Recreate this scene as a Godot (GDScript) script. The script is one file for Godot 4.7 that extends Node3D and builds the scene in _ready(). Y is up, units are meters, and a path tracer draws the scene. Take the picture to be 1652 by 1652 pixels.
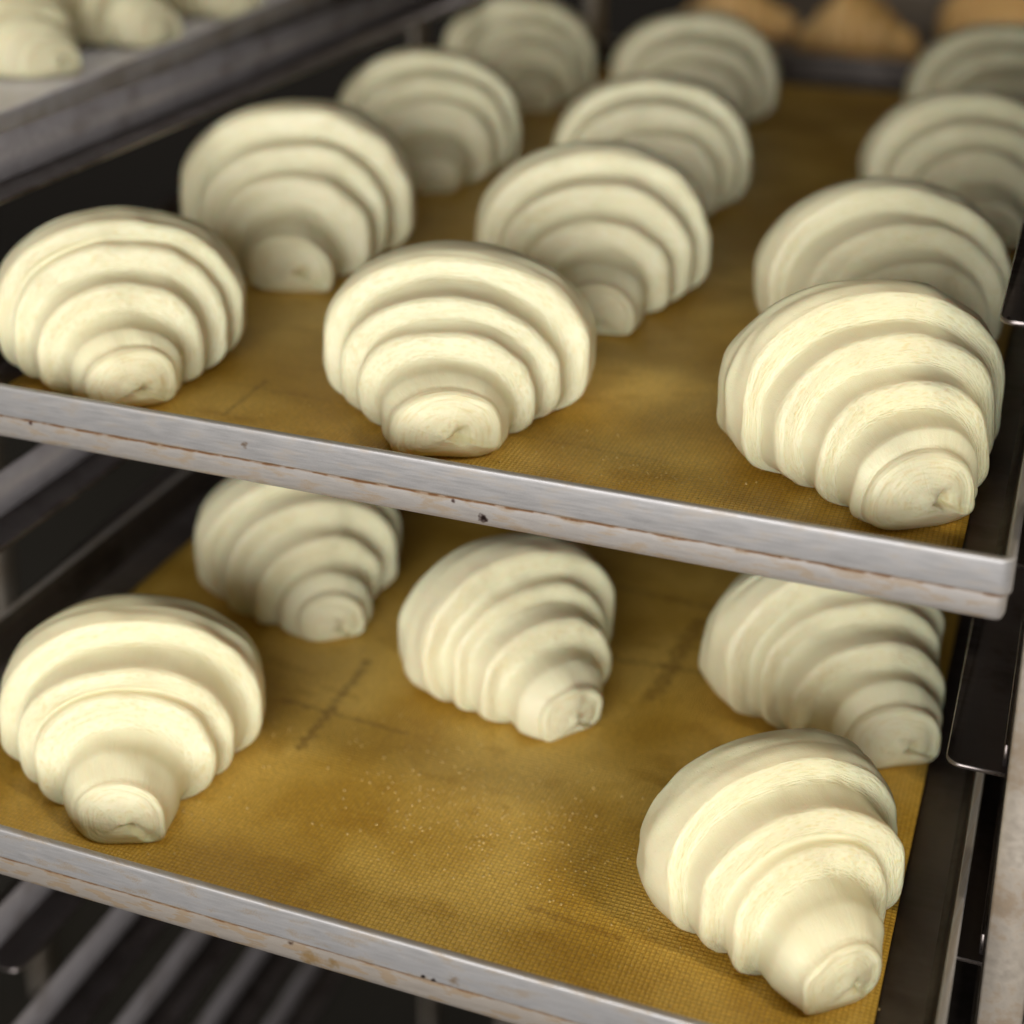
extends Node3D
# A bakery rack with two baking trays of raw croissants. Lengths below are millimetres; MM turns them into metres.

const MM := 0.001
const FLOOR_DROP := 1000.0          # the tray rim stands this far above the room's floor
var mats := {}


# ---------------------------------------------------------------- helpers

func v(x: float, y: float, z: float) -> Vector3:
	return Vector3(x, y, z) * MM


func numbered(called: String, parent: Node) -> String:
	if not parent.has_node(called):
		return called
	var k := 1
	while parent.has_node("%s_%03d" % [called, k]):
		k += 1
	return "%s_%03d" % [called, k]


func tag(o: Node, label: String, category: String, group := "") -> void:
	o.set_meta("label", label)
	o.set_meta("category", category)
	if group != "":
		o.set_meta("group", group)


func thing(called: String, label: String, category: String, at: Transform3D, group := "") -> Node3D:
	var o := Node3D.new()
	o.name = numbered(called, self)
	o.transform = at
	add_child(o, true)
	tag(o, label, category, group)
	return o


func put(called: String, mesh: Mesh, material: Material, parent: Node, at := Transform3D.IDENTITY) -> MeshInstance3D:
	var o := MeshInstance3D.new()
	o.name = numbered(called, parent)
	o.mesh = mesh
	o.material_override = material
	o.transform = at
	parent.add_child(o, true)
	return o


func spot(x: float, y: float, z: float, yaw := 0.0) -> Transform3D:
	return Transform3D(Basis(Vector3.UP, deg_to_rad(yaw)), v(x, y + FLOOR_DROP, z))


func noise(seed_no: int, freq: float, octaves := 3) -> FastNoiseLite:
	var n := FastNoiseLite.new()
	n.seed = seed_no
	n.frequency = freq
	n.noise_type = FastNoiseLite.TYPE_SIMPLEX_SMOOTH
	n.fractal_octaves = octaves
	return n


# a closed strip of quads: rows of points, every row the same length and closed; normals from neighbours where smooth
func skin(rows: Array, uvs: Array, flip := false, cap_first := false, cap_last := false) -> ArrayMesh:
	var st := SurfaceTool.new()
	st.begin(Mesh.PRIMITIVE_TRIANGLES)
	var n: int = rows[0].size()
	for r in rows.size():
		for i in n + 1:
			st.set_uv(uvs[r][i])
			st.add_vertex(rows[r][i % n])
	for r in rows.size() - 1:
		for i in n:
			var a := r * (n + 1) + i
			var b := a + 1
			var c := a + n + 1
			var d := c + 1
			for k in ([a, b, c, b, d, c] if flip else [a, c, b, b, c, d]):
				st.add_index(k)
	var base := rows.size() * (n + 1)
	for which in [[cap_first, 0], [cap_last, rows.size() - 1]]:
		if which[0]:
			var ring: Array = rows[which[1]]
			var mid := Vector3.ZERO
			for q in ring:
				mid += q / float(n)
			for q in ring:
				st.set_uv(Vector2(q.x, q.z) / 0.4)
				st.add_vertex(q)
			st.set_uv(Vector2(mid.x, mid.z) / 0.4)
			st.add_vertex(mid)
			for i in n:
				var t := [base + n, base + i, base + (i + 1) % n]
				if flip != (which[1] == 0):
					t.reverse()
				for k in t:
					st.add_index(k)
			base += n + 1
	st.generate_normals()
	return st.commit()


# box with small bevels on every edge, centred on c
func soft_box(size: Vector3, bevel := 0.6) -> ArrayMesh:
	var h := size * 0.5
	var rows := []
	var uvs := []
	var b := minf(bevel, minf(h.x, minf(h.y, h.z)) * 0.9)
	for s in [[-h.y, b], [-h.y + b, 0.0], [-h.y + b, 0.0], [h.y - b, 0.0], [h.y - b, 0.0], [h.y, b]]:
		var row := []
		var uv := []
		var x: float = h.x - s[1]
		var z: float = h.z - s[1]
		for q in [[x - b, z], [-x + b, z], [-x, z - b], [-x, -z + b], [-x + b, -z], [x - b, -z], [x, -z + b], [x, z - b]]:
			row.append(v(q[0], s[0], q[1]))
		for i in 9:
			uv.append(Vector2(i / 8.0, s[0] / 40.0))
		rows.append(row)
		uvs.append(uv)
	return flat(skin(rows, uvs, true, true, true))


# the same mesh with hard edges
func flat(m: ArrayMesh) -> ArrayMesh:
	var st := SurfaceTool.new()
	st.create_from(m, 0)
	st.deindex()
	st.generate_normals()
	return st.commit()


# points of a rectangle (right-front corner at 0,0; x to -w, z to -l) with rounded corners, set in by d
func ring(w: float, l: float, r: float, d: float, y: float) -> Array:
	var out := []
	var rr := maxf(r - d, 0.3)
	var centres := [[-d - rr, -d - rr, 90.0], [-w + d + rr, -d - rr, 180.0], [-w + d + rr, -l + d + rr, 270.0], [-d - rr, -l + d + rr, 360.0]]
	for c in centres:
		for k in 6:
			var a := deg_to_rad(c[2] - 90.0 + k * 18.0)
			out.append(v(c[0] + cos(a) * rr, y, c[1] + sin(a) * rr))
	return out


func loft(w: float, l: float, r: float, profile: Array, flip: bool, first := false, last := false) -> ArrayMesh:
	var rows := []
	var uvs := []
	for p in profile:
		var row := ring(w, l, r, p[0], p[1])
		var uv := []
		var run := 0.0
		for i in row.size() + 1:
			if i > 0:
				run += row[i - 1].distance_to(row[i % row.size()])
			uv.append(Vector2(run / 0.4, -p[1] / 22.0))
		rows.append(row)
		uvs.append(uv)
	return skin(rows, uvs, flip, first, last)


# ---------------------------------------------------------------- textures and materials

func blank(w: int, h: int, c: Color) -> Image:
	var im := Image.create_empty(w, h, false, Image.FORMAT_RGB8)
	im.fill(c)
	return im


func texture(im: Image) -> ImageTexture:
	im.generate_mipmaps()
	return ImageTexture.create_from_image(im)


func dough_material(base: Color, streak: Color, seed_no: int) -> StandardMaterial3D:
	var w := 1024
	var h := 512
	var im := blank(w, h, base)
	var hm := Image.create_empty(w, h, false, Image.FORMAT_L8)
	var fine := noise(seed_no, 1.0, 3)
	var broad := noise(seed_no + 5, 1.0, 3)
	for j in h:
		var t := fposmod(j * 4.0 / h, 1.0)             # 0 .. 0.5 the smooth top of a layer, 0.5 .. 1 its cut lip
		var lip := smoothstep(0.42, 0.62, t) * (1.0 - smoothstep(0.93, 1.0, t))
		for i in w:
			var a := TAU * i / w
			var f := fine.get_noise_3d(cos(a) * 2.6, sin(a) * 2.6, j * 0.17)
			var b := broad.get_noise_3d(cos(a) * 4.0, sin(a) * 4.0, j * 0.02)
			var g := fine.get_noise_3d(cos(a) * 60.0, sin(a) * 60.0, j * 0.5)
			if j > h * 0.885:                              # the tip's end: rings of the rolled sheet
				f = fine.get_noise_3d(cos(a) * 0.5, sin(a) * 0.5, j * 0.3)
			var s := clampf(absf(f) * 1.2, 0.0, 1.0)
			var blister := smoothstep(0.5, 0.75, broad.get_noise_3d(cos(a) * 22.0, sin(a) * 22.0, j * 0.11 + 40.0))
			var k := lip * smoothstep(0.25, 0.75, s) * 0.75 + 0.18 * (b * 0.5 + 0.5)
			var c := base.lerp(streak, clampf(k, 0.0, 1.0) * 0.36)
			im.set_pixel(i, j, c)
			var height := 0.6 + lip * f * 0.3 + 0.07 * g + 0.10 * b + 0.22 * blister
			hm.set_pixel(i, j, Color(height, height, height))
	var m := StandardMaterial3D.new()
	m.resource_name = "dough"
	m.albedo_texture = texture(im)
	m.heightmap_enabled = true
	m.heightmap_texture = texture(hm)
	m.heightmap_scale = 0.07
	m.roughness = 0.40
	m.metallic_specular = 0.45
	m.subsurf_scatter_enabled = true
	m.subsurf_scatter_strength = 0.25
	return m


# woven silicone mat: a fine weave that repeats, and over it the stains of one mat in millimetres from its right-front corner
func mat_material(seed_no: int, w: float, l: float, marks: Array, specks: Array) -> StandardMaterial3D:
	var s := 128
	var cells := 8
	var wv := blank(s, s, Color.WHITE)
	var hm := Image.create_empty(s, s, false, Image.FORMAT_RGB8)
	for j in s:
		for i in s:
			var x := i * float(cells) / s
			var y := j * float(cells) / s
			var over := 1.0 if (int(x) + int(y)) % 2 == 0 else 0.0
			var fx := absf(sin(PI * x))
			var fy := absf(sin(PI * y))
			var height := lerpf(fx * (0.55 + 0.45 * fy), fy * (0.55 + 0.45 * fx), over)
			hm.set_pixel(i, j, Color(height, height, height))
			var joint := clampf(1.0 - minf(fx, fy) * 2.2, 0.0, 1.0)      # bare resin between the glass threads
			wv.set_pixel(i, j, Color(0.95, 0.81, 0.42).lerp(Color(0.76, 0.58, 0.23), joint * 0.75))
	hm.bump_map_to_normal_map(4.0)
	var px := 2.2
	var iw := int(w * px)
	var il := int(l * px)
	var im := blank(iw, il, Color.WHITE)
	var big := noise(seed_no, 0.012, 4)
	var mid := noise(seed_no + 1, 0.05, 3)
	var grain := noise(seed_no + 2, 0.45, 2)
	for j in il:
		for i in iw:
			var x := i / px
			var y := j / px
			var a := big.get_noise_2d(x, y)
			var b := mid.get_noise_2d(x * 0.5, y)
			var g := grain.get_noise_2d(x, y)
			var c := Color(0.96, 0.95, 0.93).lerp(Color(0.81, 0.755, 0.56), clampf(0.5 + a * 1.4, 0.0, 1.0) * 0.9)
			c = c.lerp(Color(0.74, 0.66, 0.42), smoothstep(0.2, 0.6, b) * 0.35)
			c = c * (1.0 + g * 0.10)
			c.a = 1.0
			im.set_pixel(i, j, c)
	var rng := RandomNumberGenerator.new()
	rng.seed = seed_no
	for mk in marks:                                            # [x0, z0, x1, z1, half width, colour, strength]
		var p0 := Vector2(mk[0], mk[1]) * px
		var p1 := Vector2(mk[2], mk[3]) * px
		var hw: float = mk[4] * px * 1.5
		var box := Rect2(p0, Vector2.ZERO).expand(p1).grow(hw * 2.0 + 4.0)
		for j in range(maxi(0, int(box.position.y)), mini(il, int(box.end.y))):
			for i in range(maxi(0, int(box.position.x)), mini(iw, int(box.end.x))):
				var q := Vector2(i, j)
				var t := clampf((q - p0).dot(p1 - p0) / maxf((p1 - p0).length_squared(), 0.01), 0.0, 1.0)
				var away := q.distance_to(p0.lerp(p1, t)) + mid.get_noise_2d(i * 1.7, j * 1.7) * hw * 1.3
				var k: float = clampf(1.5 - away / hw, 0.0, 1.0) * mk[6] * 0.6 * (0.75 + 0.5 * grain.get_noise_2d(i, j)) * (0.7 + 0.6 * mid.get_noise_2d(i * 3.0 + 50.0, j * 3.0))
				im.set_pixel(i, j, im.get_pixel(i, j).lerp(mk[5], clampf(k, 0.0, 1.0)))
	for sp in specks:                                           # [x, z, spread x, spread z, count, strength]: flecks of dried fat and flour
		for k in int(sp[4]):
			var q := Vector2(sp[0] + rng.randfn() * sp[2], sp[1] + rng.randfn() * sp[3]) * px
			var r := rng.randf_range(0.5, 1.7)
			var strong: float = rng.randf_range(0.3, 1.0) * sp[5]
			for j in range(int(q.y) - 3, int(q.y) + 4):
				for i in range(int(q.x) - 3, int(q.x) + 4):
					if i >= 0 and j >= 0 and i < iw and j < il:
						var e := clampf(r + 0.5 - Vector2(i, j).distance_to(q), 0.0, 1.0) * strong
						im.set_pixel(i, j, im.get_pixel(i, j).lerp(Color(1.0, 1.0, 0.97), e))
	var m := StandardMaterial3D.new()
	m.resource_name = "woven_silicone"
	m.albedo_texture = texture(wv)
	m.normal_enabled = true
	m.normal_texture = texture(hm)
	m.normal_scale = 0.55
	m.detail_enabled = true
	m.detail_albedo = texture(im)
	m.detail_blend_mode = BaseMaterial3D.BLEND_MODE_MUL
	m.detail_uv_layer = BaseMaterial3D.DETAIL_UV_2
	m.roughness = 0.34
	m.metallic_specular = 0.5
	return m


# worn aluminium of a tray edge; u runs along the edge (0.4 m), v down it (22 mm). spots: [mm from the right corner, mm down, radius, strength]
func aluminium_material(seed_no: int, dirt: float, spots: Array) -> StandardMaterial3D:
	var w := 2048
	var h := 112
	var im := blank(w, h, Color.WHITE)
	var rg := Image.create_empty(w, h, false, Image.FORMAT_L8)
	var streak := noise(seed_no, 0.02, 4)
	var cloud := noise(seed_no + 1, 0.012, 4)
	var grain := noise(seed_no + 2, 0.35, 2)
	for j in h:
		var down := j * 22.0 / h
		for i in w:
			var a := streak.get_noise_2d(i * 0.5, j * 9.0)
			var b := cloud.get_noise_2d(i, j * 3.0)
			var g := grain.get_noise_2d(i, j)
			var c := Color(0.68, 0.672, 0.672) * (1.0 + 0.05 * a + 0.05 * g + 0.06 * b)
			var grime := 0.0
			if down > 11.0:
				grime += 0.35 + 0.5 * smoothstep(0.0, 0.35, b + a * 0.5)
			grime += smoothstep(0.1, 0.5, b * 0.8 + g * 0.4) * 0.5
			var seam := clampf(1.6 - absf(down - 12.2 - b * 0.5) * 1.9, 0.0, 1.0) * (0.35 + 0.65 * smoothstep(-0.35, 0.1, cloud.get_noise_2d(i * 2.0, 300.0)))
			c = c.lerp(Color(0.585, 0.50, 0.395), clampf(grime * dirt, 0.0, 0.8))
			c = c.lerp(Color(0.42, 0.27, 0.14), seam * 0.85)
			c.a = 1.0
			im.set_pixel(i, j, c)
			var r := 0.48 + 0.16 * clampf(grime, 0.0, 1.0) + 0.08 * a + seam * 0.2
			rg.set_pixel(i, j, Color(r, r, r))
	for s in spots:
		var cx: float = s[0] / 400.0 * w
		var cy: float = s[1] / 22.0 * h
		var rr: float = s[2] / 400.0 * w
		for j in range(maxi(0, int(cy - rr * 2)), mini(h, int(cy + rr * 2) + 1)):
			for i in range(maxi(0, int(cx - rr * 2)), mini(w, int(cx + rr * 2) + 1)):
				var away := Vector2(i - cx, j - cy).length() + grain.get_noise_2d(i * 0.25, j * 0.25) * rr * 0.6
				var k: float = clampf(1.3 - away / rr, 0.0, 1.0) * s[3]
				im.set_pixel(i, j, im.get_pixel(i, j).lerp(s[4], k))
	var m := StandardMaterial3D.new()
	m.resource_name = "worn_aluminium"
	m.albedo_texture = texture(im)
	m.metallic = 0.55
	m.roughness_texture = texture(rg)
	m.roughness = 1.0
	return m


# sheet steel with wiped smears; world sized triplanar noise
func steel_material(called: String, tone: Color, second: Color, metal: float, rough: float, seed_no: int, scale := 6.0) -> StandardMaterial3D:
	var s := 512
	var im := blank(s, s, tone)
	var rg := Image.create_empty(s, s, false, Image.FORMAT_L8)
	var a := noise(seed_no, 0.006, 4).get_seamless_image(s, s)
	var b := noise(seed_no + 1, 0.05, 3).get_seamless_image(s, s)
	for j in s:
		for i in s:
			var x := a.get_pixel(i, j).r
			var y := b.get_pixel(i, j).r
			var k := smoothstep(0.45, 0.8, x * 0.7 + y * 0.35)
			var c := tone.lerp(second, k) * (0.92 + 0.16 * y)
			c.a = 1.0
			im.set_pixel(i, j, c)
			var r := clampf(rough + 0.16 * (x - 0.5) + 0.18 * (y - 0.5), 0.05, 1.0)
			rg.set_pixel(i, j, Color(r, r, r))
	var m := StandardMaterial3D.new()
	m.resource_name = called
	m.albedo_texture = texture(im)
	m.roughness_texture = texture(rg)
	m.roughness = 1.0
	m.metallic = metal
	m.uv1_triplanar = true
	m.uv1_scale = Vector3.ONE * scale
	return m


func plain_material(called: String, c: Color, rough: float, metal := 0.0) -> StandardMaterial3D:
	var m := StandardMaterial3D.new()
	m.resource_name = called
	m.albedo_color = c
	m.roughness = rough
	m.metallic = metal
	return m


# ---------------------------------------------------------------- croissants

func shift(tilt: Array, k: int, th: float, c: float, s: float, wob: FastNoiseLite) -> float:
	return 0.0 if k == 0 else tilt[k - 1][0] * cos(th - tilt[k - 1][1]) + 1.6 * wob.get_noise_3d(c, s, tilt[k - 1][2])


# One rolled croissant: axis along z, the tip that faces +z touching the tray at the origin. Millimetres, then metres.
func croissant_mesh(seed_no: int, fat: float, tall: float, bend: float, twist: float, nose_root := 20.5, nose_end := 16.5, nose_round := 7.0, columns := 96) -> ArrayMesh:
	var rng := RandomNumberGenerator.new()
	rng.seed = seed_no
	var wob := noise(seed_no, 0.5, 2)
	var lump := noise(seed_no + 77, 0.035, 2)
	var droop := Vector2(rng.randf_range(-3.0, 3.0), rng.randf_range(-4.0, 4.0))
	var cs := PackedFloat32Array()
	var sn := PackedFloat32Array()
	for i in columns:
		cs.append(cos(TAU * i / columns))
		sn.append(sin(TAU * i / columns))
	var rows := []
	var uvs := []
	for side in [-1.0, 1.0]:
		var lips := [[16.0, 46.0], [27.5, 38.5], [38.5, 30.0], [62.0, nose_end if side > 0.0 else 15.0]]
		var tilt := []
		for k in 4:
			if k < 3:
				lips[k][0] += rng.randf_range(-2.0, 2.0)
			if k > 0:
				lips[k][1] += rng.randf_range(-1.5, 1.5)
			tilt.append([rng.randf_range(0.8, 3.2) * (0.5 if k == 3 else 1.0), rng.randf_range(0.0, TAU), rng.randf_range(0.0, 50.0)])
		var swirl := rng.randf_range(-1.9, -0.3)
		# profile from the middle to the tip: [z, radius, from lip, to lip, share of the way, share of the riser, v]; lip 0 is the middle
		var samples := []
		var root := nose_root if side > 0.0 else 20.0                # where the tip comes out
		var rs := 2.4                                              # the rounded shoulder of a lip
		for t in 9:
			var f := t / 9.0
			samples.append([(lips[0][0] - rs) * f, lips[0][1] + 1.2 * (1.0 - f * f), 0, 1, f, 0.0, f * 0.10])
		for k in 3:
			var zk: float = lips[k][0]
			var ak: float = lips[k][1]
			for t in 6:
				var q := t / 6.0 * PI / 2.0
				samples.append([zk - rs + rs * sin(q), ak - rs * (1.0 - cos(q)), k + 1, k + 1, 0.0, t / 6.0 * 0.3, (k + 0.5 + t / 6.0 * 0.15) / 4.0])
			var zn: float = lips[k + 1][0] - rs if k < 2 else zk + 10.0
			var an: float = lips[k + 1][1] if k < 2 else root
			var drop := ak - rs - an
			for t in 14:
				var f := t / 14.0
				var q := f * PI / 2.0
				samples.append([zk + (zn - zk) * pow(1.0 - cos(q), 1.9), an + drop * (1.0 - pow(sin(q), 0.68)), k + 1, k + 2, smoothstep(0.2, 1.0, f), maxf(0.3, f) if f < 0.75 else 0.0, (k + 0.65 + f * 0.6) / 4.0])
		var ze: float = lips[3][0]
		var ae: float = lips[3][1]
		for t in 7:
			var f := t / 7.0
			samples.append([lerpf(lips[2][0] + 10.0, ze - nose_round, f), lerpf(root, ae, pow(f, 1.3)), 4, 4, 0.0, 0.0, 0.80 + 0.08 * f])
		for t in 27:
			var f := t / 26.0
			var q := f * PI / 2.0
			samples.append([ze - nose_round + nose_round * pow(sin(q), 0.85), maxf(ae * cos(q), 0.0) if f < 0.999 else 0.0, 4, 4, 0.0, 2.0, 0.88 + 0.11 * f])
		if side < 0.0:
			samples.reverse()
			samples.pop_back()
		for sm in samples:
			var row := []
			var uv := []
			var k: int = sm[2]
			for i in columns:
				var c := cs[i]
				var s := sn[i]
				var th := TAU * i / columns
				var off := lerpf(shift(tilt, sm[2], th, c, s, wob), shift(tilt, sm[3], th, c, s, wob), sm[4])
				var a: float = sm[1] * (1.0 + 0.03 * wob.get_noise_3d(c, s, 90.0 + 1.3 * lerpf(sm[2], sm[3], sm[4])))
				var z: float = sm[0]
				if k < 4 and sm[5] > 0.0:                          # thin sheets of the laminated dough show as ripples on the riser
					var ply: float = sm[5] * 3.4 + 0.9 * wob.get_noise_3d(c, s, 20.0 + k * 7.0)
					z += 0.14 * sin(ply * TAU) * sin(clampf(sm[5] / 0.75, 0.0, 1.0) * PI) * (0.3 + 1.1 * absf(wob.get_noise_3d(c * 2.0, s * 2.0, 60.0 + k * 7.0)))
				if sm[5] > 1.5:                        # the rolled end: a spiral groove and the pit where the roll begins
					var q: float = sm[1] / lips[3][1]
					off *= q
					var turn := fposmod((th - swirl) * side / TAU, 1.0)   # the end of the roll: a flap that winds round once and stops at a step
					var there := smoothstep(0.05, 0.3, q) * (1.0 - smoothstep(0.72, 0.98, q))
					z -= 3.0 * (1.0 - turn) * there * smoothstep(0.0, 0.04, turn)
					z -= 4.5 * exp(-pow((q - 0.22) / 0.16, 2.0)) * exp(-pow(fposmod(th - swirl + PI, TAU) - PI - 0.3, 2.0) / 0.35)
				var rad: float = sm[1]
				var nose: float = lips[3][1]
				var tall_here := 1.22 * rad + 2.0                   # height of this ring; it rests on the tray
				var cy := 0.37 * tall_here
				var up := tall_here * 0.63 * a / maxf(rad, 0.01)
				if sm[5] > 1.5:                        # the end closes around its own middle
					var full := 1.22 * nose + 2.0
					cy = 0.40 * full
					up = 0.60 * full * rad / nose
				var down := cy if sm[5] < 1.5 else cy * rad / nose
				var n := 2.1 if s > 0.0 else 4.3
				var x := a * signf(c) * pow(absf(c), 2.0 / n)
				var y := cy + (up if s > 0.0 else down) * signf(s) * pow(absf(s), 2.0 / n)
				var zz: float = side * (z + off - 0.10 * y * clampf(z / 15.0, 0.0, 1.0) + twist * x * (z / 62.0) * 0.12) * (1.0 if side > 0.0 else 0.85)
				var p := Vector3(x * fat + bend * (zz / 62.0) * (zz / 62.0), maxf(y, 0.0) * tall, zz)
				p += Vector3(0.9, 0.0 if y < 3.0 else 0.7, 0.6) * 1.5 * lump.get_noise_3d(p.x, p.y, p.z)
				if side > 0.0 and zz > 38.0:                      # the free end leans a little to one side and is pinched
					var out := smoothstep(38.0, 62.0, zz)
					p.x += droop.x * out
					p.z += droop.y * out * (c if sm[5] > 1.5 else c * 0.5) * (rad / nose)
				row.append((p + Vector3(0, 0, -60.0)) * MM)
			var vv: float = sm[6]
			for i in columns + 1:
				uv.append(Vector2(2.0 * i / columns + rng.seed % 7 * 0.1, vv))
			rows.append(row)
			uvs.append(uv)
	return skin(rows, uvs, true)


# ---------------------------------------------------------------- trays, mats, racks

func baking_tray(label: String, at: Transform3D, edge: Material, inside: Material = null, l := 700.0) -> Node3D:
	var t := thing("baking_tray", label, "baking tray", at)
	var w := 400.0
	put("rim", loft(w, l, 4.0, [[2.7, -10.5], [2.65, -0.6], [2.5, -0.15], [2.2, 0.0], [0.6, 0.0], [0.18, -0.15], [0.0, -0.6], [0.0, -1.5], [0.0, -11.2], [0.25, -11.9], [1.4, -12.1]], true), edge, t)
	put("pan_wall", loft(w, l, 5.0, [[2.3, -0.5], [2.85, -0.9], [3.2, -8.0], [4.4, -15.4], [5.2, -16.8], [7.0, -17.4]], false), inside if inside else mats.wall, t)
	put("pan_skirt", loft(w, l, 4.4, [[1.5, -10.0], [1.0, -12.6], [1.25, -19.0], [2.0, -21.0], [4.0, -22.0]], true), edge, t)
	put("pan_floor", loft(w, l, 4.4, [[4.0, -22.0], [6.9, -22.0], [6.9, -17.4]], true, true, true), inside if inside else mats.inside, t)
	return t


func baking_mat(label: String, at: Transform3D, w: float, l: float, material: Material) -> MeshInstance3D:
	var st := SurfaceTool.new()
	st.begin(Mesh.PRIMITIVE_TRIANGLES)
	var wob := noise(9, 0.02, 2)
	var nx := 40
	var nz := 70
	for top in [1, 0]:
		for j in nz + 1:
			for i in nx + 1:
				var x := -w * i / nx
				var z := -l * j / nz
				var edge := mini(mini(i, nx - i), mini(j, nz - j))
				var y := 0.75 + (0.5 * maxf(0.0, wob.get_noise_2d(x, z)) if edge > 0 else 0.0) if top else 0.05
				st.set_uv(Vector2(-x, -z) / 12.8)
				st.set_uv2(Vector2(-x / w, -z / l))
				st.add_vertex(v(x, y, z))
	var per := (nx + 1) * (nz + 1)
	for top in [1, 0]:
		for j in nz:
			for i in nx:
				var a: int = j * (nx + 1) + i + (0 if top else per)
				var q := [a, a + 1, a + nx + 1, a + 1, a + nx + 2, a + nx + 1]
				if top:
					q.reverse()
				for k in q:
					st.add_index(k)
	var border := []
	for i in nx:
		border.append(i)
	for j in nz:
		border.append(j * (nx + 1) + nx)
	for i in nx:
		border.append(nz * (nx + 1) + nx - i)
	for j in nz:
		border.append((nz - j) * (nx + 1))
	for k in border.size():
		var a: int = border[k]
		var b: int = border[(k + 1) % border.size()]
		for q in [a, b, a + per, b, b + per, a + per]:
			st.add_index(q)
	st.generate_normals()
	st.generate_tangents()
	var o := put("baking_mat", st.commit(), material, self, at)
	return o


# a runner: a ledge with a rounded front corner and a low upstand at the post. side 1: the rack's right side, -1 its left
func runner_mesh(side: float, reach: float, l: float) -> ArrayMesh:
	var outline := [[0.0, 0.0]]
	var r := 5.0
	for k in 7:
		var a := deg_to_rad(90.0 + 15.0 * k)
		outline.append([-reach + r + cos(a) * r, -r + sin(a) * r])
	outline.append([-reach, -l])
	outline.append([0.0, -l])
	var rows := []
	var uvs := []
	for s in [[0.35, -1.6], [0.0, -1.3], [0.0, -0.35], [0.35, 0.0]]:
		var row := []
		var uv := []
		for q in outline:
			var inset: float = s[0]
			row.append(v((q[0] + (inset if q[0] < -reach * 0.5 else 0.0)) * side, s[1], q[1] - (inset if q[1] > -l * 0.5 else 0.0)))
		for i in outline.size() + 1:
			uv.append(Vector2(i * 0.1, s[1] * 0.1))
		rows.append(row)
		uvs.append(uv)
	return flat(skin(rows, uvs, side > 0.0, true, true))


func rack(label: String, at: Transform3D, levels: Array, bottom: float, top: float, plates: Array, panel := false, width := 400.0) -> Node3D:
	var t := thing("bakery_rack", label, "rack", at)
	for lv in levels:
		for side in [1.0, -1.0]:
			var x := 4.4 if side > 0.0 else -width - 4.4
			var zf: float = lv[1] if side > 0.0 else -12.0
			var rn := put("runner", runner_mesh(side, 19.0, 685.0 + zf), mats.runner, t, Transform3D(Basis.IDENTITY, v(x, lv[0] - 0.2, zf)))
			var high := 9.0 if side > 0.0 else 20.0
			put("upstand", soft_box(Vector3(1.5, high, 680.0 + zf), 0.3), mats.runner if side > 0.0 else mats.bar, rn, Transform3D(Basis.IDENTITY, v(-0.8 * side, high * 0.5 - 1.1, -(684.0 + zf) * 0.5 - 2.0)))
	if panel:
		put("shade_panel", soft_box(Vector3(1.6, top - bottom - 60.0, 600.0), 0.3), mats.runner, t, Transform3D(Basis.IDENTITY, v(37.5, (top + bottom) * 0.5, -76.0 - 300.0)))  # unseen sheet added to keep the right lamp off the rear rows
	for pl in plates:                                              # [x, z, width, depth]
		put("post", soft_box(Vector3(pl[2], top - bottom, pl[3]), 0.8), mats.post, t, Transform3D(Basis.IDENTITY, v(pl[0], (top + bottom) * 0.5, pl[1])))
	return t


func lamp(label: String, from: Vector3, to: Vector3, size: Vector2, energy: float, color: Color) -> void:
	var at := Transform3D(Basis.IDENTITY, from * MM + Vector3(0, FLOOR_DROP * MM, 0)).looking_at(to * MM + Vector3(0, FLOOR_DROP * MM, 0), Vector3.UP)
	var t := thing("light_panel", label, "lamp", at)  # also builds the added room fill and the added left light
	put("housing", soft_box(Vector3(size.x * 1000.0 + 30.0, size.y * 1000.0 + 30.0, 50.0), 4.0), mats.post, t, Transform3D(Basis.IDENTITY, v(0, 0, 32)))
	var glow := plain_material("lamp_diffuser", Color(0.9, 0.9, 0.9), 0.6)
	glow.emission_enabled = true
	glow.emission = color
	glow.emission_energy_multiplier = 1.5
	put("diffuser", soft_box(Vector3(size.x * 1000.0, size.y * 1000.0, 6.0), 1.0), glow, t, Transform3D(Basis.IDENTITY, v(0, 0, 3)))
	var l := AreaLight3D.new()
	l.name = "lamp_light"
	l.area_size = size
	l.area_normalize_energy = true
	l.light_energy = energy
	l.light_color = color
	l.shadow_enabled = true
	l.area_range = 12.0
	l.area_attenuation = 2.0
	l.position = v(0, 0, -4)
	t.add_child(l, true)


# ---------------------------------------------------------------- the scene

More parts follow.
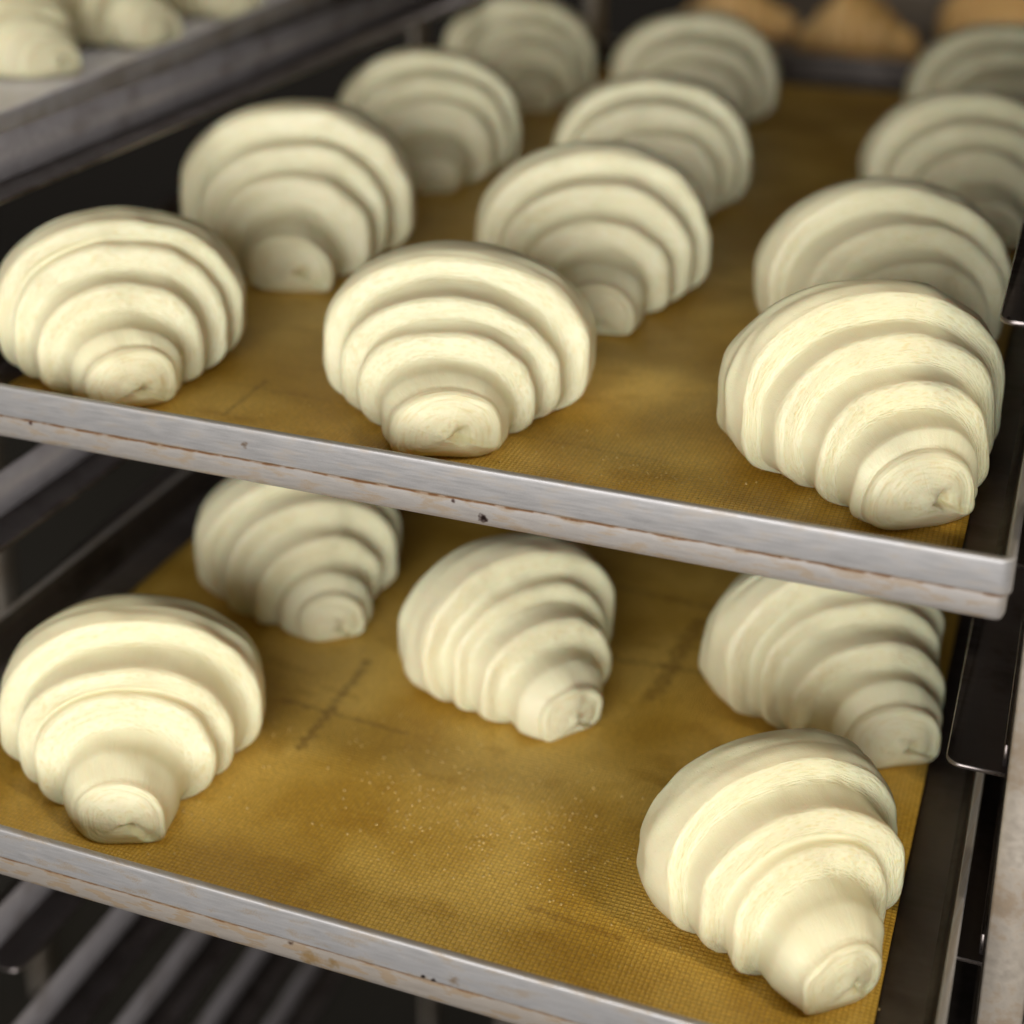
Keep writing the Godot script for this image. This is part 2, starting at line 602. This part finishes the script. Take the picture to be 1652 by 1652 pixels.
func _ready() -> void:
	# camera: the lens stands upright over a taller picture, of which this square is the lower part
	var cam := Camera3D.new()
	cam.name = "camera"
	add_child(cam)
	cam.transform = Transform3D(Basis(Vector3(0.937, 0.0064, -0.3493), Vector3(-0.1182, 0.9467, -0.2995), Vector3(0.3288, 0.3219, 0.8878)).orthonormalized(), v(7.04, 234.26 + FLOOR_DROP, 440.72))
	var near := 0.02
	cam.projection = Camera3D.PROJECTION_FRUSTUM
	cam.near = near
	cam.far = 60.0
	cam.size = 1652.0 / 2611.55 * near
	cam.frustum_offset = Vector2(0.0, -413.87 / 2611.55 * near)
	var lens := CameraAttributesPhysical.new()
	lens.frustum_focal_length = 38.0
	lens.frustum_near = near
	lens.frustum_far = 60.0
	lens.frustum_focus_distance = 0.54
	lens.exposure_aperture = 3.2
	cam.attributes = lens
	cam.projection = Camera3D.PROJECTION_FRUSTUM
	cam.near = near
	cam.far = 60.0
	cam.current = true

	# the dim rest of the bakery, its lamp at the right, and two added lights
	var env := Environment.new()
	env.background_mode = Environment.BG_COLOR
	env.background_color = Color(0.46, 0.42, 0.295)
	env.tonemap_mode = Environment.TONE_MAPPER_LINEAR
	env.tonemap_exposure = 1.1
	env.sdfgi_enabled = true
	env.ssao_enabled = true
	env.ssil_enabled = true
	var we := WorldEnvironment.new()
	we.name = "room_light"
	we.environment = env
	add_child(we)

	mats.inside = steel_material("bare_aluminium", Color(0.46, 0.43, 0.425), Color(0.34, 0.31, 0.29), 0.55, 0.5, 31, 5.0)
	mats.wall = steel_material("shaded_aluminium", Color(0.32, 0.29, 0.265), Color(0.20, 0.165, 0.14), 0.5, 0.5, 33, 7.0)  # tray walls: shade of the rear wall put into a darker colour
	mats.bar = steel_material("bar_steel", Color(0.64, 0.62, 0.63), Color(0.50, 0.47, 0.46), 0.45, 0.42, 43, 8.0)
	mats.runner = steel_material("runner_steel", Color(0.50, 0.47, 0.46), Color(0.34, 0.30, 0.28), 0.9, 0.36, 41, 8.0)
	mats.side = steel_material("side_aluminium", Color(0.86, 0.85, 0.88), Color(0.74, 0.71, 0.70), 0.3, 0.45, 81, 8.0)
	mats.post = steel_material("post_steel", Color(0.63, 0.595, 0.55), Color(0.50, 0.44, 0.37), 0.35, 0.5, 51, 9.0)
	mats.fat = plain_material("dried_fat", Color(0.82, 0.70, 0.42), 0.3)
	lamp("small square work lamp to the right of the rack", Vector3(1350, 1480, 330), Vector3(-150, -60, 0), Vector2(0.16, 0.5), 1.15, Color(1.0, 0.95, 0.86))
	lamp("wide added panel standing in for the room light in front of the rack", Vector3(80, 500, 2800), Vector3(-180, -60, -150), Vector2(2.6, 1.5), 9.6, Color(0.99, 0.985, 0.985))  # added fill, stands in for the room's soft frontal light

	lamp("added light above the left rack", Vector3(-760, 1450, -350), Vector3(-560, 0, -400), Vector2(0.9, 0.12), 0.45, Color(0.97, 0.98, 1.0))  # added to brighten the left rack's tray rim

	# setting
	var fl := put("floor", soft_box(Vector3(7000, 40, 7000), 1.0), steel_material("floor_tile", Color(0.12, 0.11, 0.10), Color(0.09, 0.08, 0.07), 0.0, 0.6, 71, 1.5), self, Transform3D(Basis.IDENTITY, v(0, -20, -300)))
	fl.set_meta("kind", "structure")

	var wl := put("wall", soft_box(Vector3(7000, 2600, 60), 1.0), plain_material("dark_wall", Color(0.13, 0.115, 0.105), 0.8), self, Transform3D(Basis.IDENTITY, v(-800, 1300, -2400)))
	wl.set_meta("kind", "structure")

	# racks
	var levels := [[174, -60], [52, -60], [-22, -41], [-88, -24], [-153.5, -13]]
	for k in 6:
		levels.append([-219 - 65.5 * k, -12])
	rack("steel rack whose runners carry the two front trays of croissants", spot(0, 0, 0), levels, -1000.0, 520.0, [[12, -20, 14, 16], [29, -20, 19, 17], [12, -690, 14, 16], [-409.5, -690, 8, 30], [-428, -22, 8, 20]], true)
	var edge_u := aluminium_material(101, 0.5, [[166.6, 18.1, 1.5, 1.0, Color(0.10, 0.04, 0.03)], [177.5, 13.6, 0.7, 0.9, Color(0.15, 0.08, 0.06)], [343.0, 13.0, 0.8, 0.9, Color(0.2, 0.1, 0.07)], [255.6, 6.0, 1.1, 0.7, Color(0.35, 0.25, 0.16)]])
	var edge_l := aluminium_material(201, 1.0, [[203.0, 13.5, 0.9, 0.9, Color(0.2, 0.13, 0.08)], [196.0, 17.4, 3.2, 0.6, Color(0.52, 0.40, 0.22)], [157.5, 10.6, 0.8, 1.0, Color(0.12, 0.08, 0.06)], [153.8, 11.0, 0.8, 1.0, Color(0.12, 0.08, 0.06)], [188.0, 17.0, 2.0, 0.6, Color(0.5, 0.38, 0.2)], [147.0, 9.0, 1.6, 0.5, Color(0.45, 0.33, 0.2)]])

	var lower := Vector3(-3.35, -131.3, 68.9)
	baking_tray("upper aluminium baking tray, its scratched front edge crossing the whole picture", spot(0, 0, 0), edge_u)
	baking_tray("lower aluminium baking tray with brown greasy stains along its front edge", spot(lower.x, lower.y, lower.z), edge_l)
	baking_tray("aluminium baking tray on the runners above the two front trays", spot(0, 196.5, 0), edge_u)

	var dark := Color(0.20, 0.12, 0.06)
	var pale := Color(1.0, 0.98, 0.93)
	var ux := -16.9
	var uz := -9.0
	var mu := mat_material(301, 360.0, 665.0, [
		[284.5 + ux, 38.4 + uz, 285.0 + ux, 72.6 + uz, 0.6, dark, 0.6], [154.1 + ux, 242.9 + uz, 149.0 + ux, 323.6 + uz, 3.0, pale, 0.4],
		[120.0 + ux, 60.0 + uz, 300.0 + ux, 66.0 + uz, 0.5, dark, 0.25]],
		[[110.0, 35.0, 25.0, 16.0, 160, 0.5], [230.0, 40.0, 30.0, 14.0, 90, 0.4]])
	var o := baking_mat("", spot(ux, -17.35, uz), 360.0, 665.0, mu)
	tag(o, "brown woven baking mat lining the upper tray", "baking mat")
	var lx := -lower.x + 24.4 - 3.35
	var mx := 24.4
	var mz := 69.0 - 8.0
	var ml := mat_material(401, 354.0, 665.0, [
		[252.4 - mx, mz + 30.0, 253.3 - mx, mz + 92.0, 1.3, dark, 0.75], [273.2 - mx, mz + 55.0, 218.0 - mx, mz + 52.0, 0.7, dark, 0.55],
		[134.8 - mx, mz + 110.0, 129.8 - mx, mz + 172.0, 2.2, dark, 0.7], [158.0 - mx, mz + 131.6, 112.0 - mx, mz + 135.2, 1.0, dark, 0.6],
		[140.0 - mx, mz - 22.0, 108.0 - mx, mz - 25.0, 0.9, Color(0.35, 0.24, 0.12), 0.5], [60.0, mz + 185.0, 190.0, mz + 190.0, 1.2, dark, 0.5]],
		[[166.0 - mx, mz + 18.0, 24.0, 16.0, 420, 0.55], [200.0 - mx, mz + 36.0, 40.0, 16.0, 200, 0.4], [275.0 - mx, mz - 22.0, 22.0, 14.0, 60, 0.5], [120.0, 60.0, 100.0, 60.0, 260, 0.25]])
	o = baking_mat("", spot(-mx, lower.y - 17.35, lower.z - 8.0), 354.0, 665.0, ml)
	tag(o, "brown woven baking mat with dark crossed scorch lines lining the lower tray", "baking mat")

	# raw croissants: [tip x, tip z, yaw, scale, fat, tall, bend, label]
	mats.dough = dough_material(Color(0.88, 0.855, 0.72), Color(0.80, 0.69, 0.41), 501)
	var up := -16.45
	var low := lower.y - 16.45
	var list := [
		[-320.7, -25.4, 31, 1.03, 1.0, 1.0, 3.0, up, "raw croissant at the front left of the upper tray, its tip behind the rim"],
		[-321.4, -163.5, 24.5, 1.16, 1.02, 1.04, -3.0, up, "raw croissant facing the camera, second from the front in the upper tray's left row"],
		[-326, -328, 22.5, 1.12, 1.0, 1.0, 2.0, up, "blurred raw croissant third from the front in the upper tray's left row"],
		[-336, -518, 26.6, 1.1, 1.0, 1.0, -2.0, up, "blurred raw croissant at the back of the upper tray's left row"],
		[-198, -29.5, 12, 1.05, 1.05, 0.95, 4.0, up, "raw croissant with an open swirl tip, middle of the upper tray's front edge"],
		[-177.4, -164.7, 20.4, 1.12, 1.0, 1.0, -2.0, up, "raw croissant second from the front in the upper tray's middle row"],
		[-196.9, -307, 15, 1.12, 1.0, 1.0, 3.0, up, "blurred raw croissant third from the front in the upper tray's middle row"],
		[-221, -494, 15.5, 1.13, 1.0, 1.0, 0.0, up, "blurred raw croissant at the back of the upper tray's middle row"],
		[-24.5, -43.0, 34.0, 1.07, 1.0, 1.0, -4.0, up, "large sharp raw croissant at the right front corner of the upper tray"],
		[-40.9, -158, 27.3, 1.11, 1.0, 1.0, 2.0, up, "raw croissant half hidden behind the large one at the upper tray's right front corner"],
		[-37, -339.4, 17.2, 1.09, 1.0, 1.0, 2.0, up, "blurred raw croissant cut by a runner at the upper tray's right side"],
		[-32.9, -509, 15.5, 1.18, 1.0, 1.0, 0.0, up, "blurred raw croissant farthest back on the upper tray's right side"],
		[-289.4, 44, 23.6, 1.02, 1.03, 0.97, 3.0, low, "raw croissant at the left front of the lower tray"],
		[-272.1, -101.9, 44.5, 0.99, 1.0, 1.0, -2.0, low, "raw croissant at the lower tray's back left, its top under the upper tray's edge"],
		[-154, -74, 50, 0.98, 1.0, 1.0, -3.0, low, "raw croissant in the middle of the lower tray"],
		[-34.4, -96.5, 39.7, 1.05, 1.0, 1.0, 2.0, low, "raw croissant at the right of the lower tray just under the upper tray's corner"],
		[-31.7, 27.9, 39.2, 0.96, 1.0, 1.0, -3.0, low, "raw croissant at the right front corner of the lower tray with a square cut tip"],
	]
	# the tips: where each comes out of the roll, its end, how rounded that is
	var noses := [[20.5, 17.8, 9], [18, 15.5, 6], [18, 15, 7], [18, 15, 7], [21, 17.2, 9], [18.5, 15.5, 6], [18, 15, 7], [18, 15, 7], [21.5, 18.3, 9], [19, 16, 7], [19, 16, 7], [19, 16, 7],
		[19.5, 15.5, 5], [20, 16, 8], [20.5, 15.5, 7], [22, 17, 8], [21.5, 15, 5]]
	for k in list.size():
		var c = list[k]
		var at := spot(c[0], c[7], c[1], c[2])
		at.basis = at.basis.scaled(Vector3.ONE * float(c[3]))
		o = put("croissant", croissant_mesh(600 + k, c[4], c[5], c[6], 0.6 if k % 2 else -0.5, noses[k][0], noses[k][1], noses[k][2]), mats.dough, self, at)
		tag(o, c[8], "croissant", "raw croissants on the trays")

	# the rack to the left, out of focus, with trays of its own
	baking_tray("blurred aluminium tray of the left rack, with croissants lying sideways", spot(-424, 66, 20, 4.9), mats.side, mats.side)
	rack("blurred steel rack to the left, its runners under other trays", spot(-424, 66, 20, 4.9), [[-22, -12], [-88, -12], [-172, -12], [-240, -12], [-310, -12], [-380, -12]], -1066.0, 450.0, [[-409, -30, 8, 30], [-409, -690, 8, 30], [3.5, -690, 4, 30]])
	var side := [[-497, -345, 80.0, "blurred raw croissant lying sideways on the left rack's upper tray"], [-505, -250, 68.0, "blurred raw croissant at the picture's left edge on the left rack's upper tray"], [-497, -440, 75.0, "blurred raw croissant farthest back on the left rack's upper tray"]]
	for k in side.size():
		var c = side[k]
		o = put("croissant", croissant_mesh(700 + k, 1.0, 1.0, 2.0, 0.5, 20.5, 16.0, 7.0, 64), mats.dough, self, spot(c[0], 66 - 17.3, c[1], c[2]))
		tag(o, c[3], "croissant")

	# the rack behind, with baked croissants
	baking_tray("blurred tray of baked croissants on the rack behind", spot(20, -45, -800), mats.side)
	rack("blurred steel rack behind the upper tray", spot(20, -45, -800), [[-22, -12], [-150, -12], [-280, -12]], -955.0, 560.0, [[12, -20, 14, 16], [12, -690, 14, 16], [-409, -20, 8, 30], [-409, -690, 8, 30]])
	var crust := dough_material(Color(0.80, 0.66, 0.44), Color(0.44, 0.26, 0.12), 551)
	var baked := [[-150, -1010, 80], [-70, -1040, 25], [-270, -1075, 100]]
	var told := ["nearest of the three", "at the tray's right", "at the tray's left"]
	for k in baked.size():
		var c = baked[k]
		o = put("baked_croissant", croissant_mesh(750 + k, 1.0, 1.0, 2.0, 0.5, 20.5, 16.0, 7.0, 64), crust, self, spot(c[0], -45 - 17.3, c[1], c[2]))
		tag(o, "blurred baked croissant on the rack behind, " + told[k], "croissant")

	# dried drops of fat on the mats and crumbs by the front corner
	droplets("dried drops of fat on the lower mat", low + 0.1, [[-166.0, -14.0, 26.0, 15.0, 280], [-200.0, -32.0, 40.0, 15.0, 120], [-275.0, 26.0, 20.0, 12.0, 40], [-140.0, 22.0, 50.0, 18.0, 60]], 0.2, 0.62, 11)
	droplets("dried drops of fat on the upper mat", up + 0.1, [[-125.0, -45.0, 22.0, 14.0, 130], [-262.0, -48.0, 22.0, 16.0, 50]], 0.22, 0.55, 12)


func droplets(label: String, y: float, groups: Array, least: float, most: float, seed_no: int) -> void:
	var rng := RandomNumberGenerator.new()
	rng.seed = seed_no
	var st := SurfaceTool.new()
	st.begin(Mesh.PRIMITIVE_TRIANGLES)
	for g in groups:
		for k in int(g[4]):
			var x: float = g[0] + rng.randfn() * g[2]
			var z: float = g[1] + rng.randfn() * g[3]
			var r := rng.randf_range(least, most)
			var h := r * rng.randf_range(0.25, 0.55)
			var top := v(x, y + h, z)
			for i in 7:
				var a := TAU * i / 7.0
				var b := TAU * (i + 1) / 7.0
				var m0 := v(x + cos(a) * r * 0.7, y + h * 0.75, z + sin(a) * r * 0.7)
				var m1 := v(x + cos(b) * r * 0.7, y + h * 0.75, z + sin(b) * r * 0.7)
				var e0 := v(x + cos(a) * r, y - 0.3, z + sin(a) * r)
				var e1 := v(x + cos(b) * r, y - 0.3, z + sin(b) * r)
				for q in [top, m0, m1, m0, e0, m1, m1, e0, e1]:
					st.add_vertex(q + Vector3(0, FLOOR_DROP * MM, 0))
	st.generate_normals()
	var o := put("droplets", st.commit(), mats.fat, self)
	o.set_meta("kind", "stuff")
	o.set_meta("label", label)
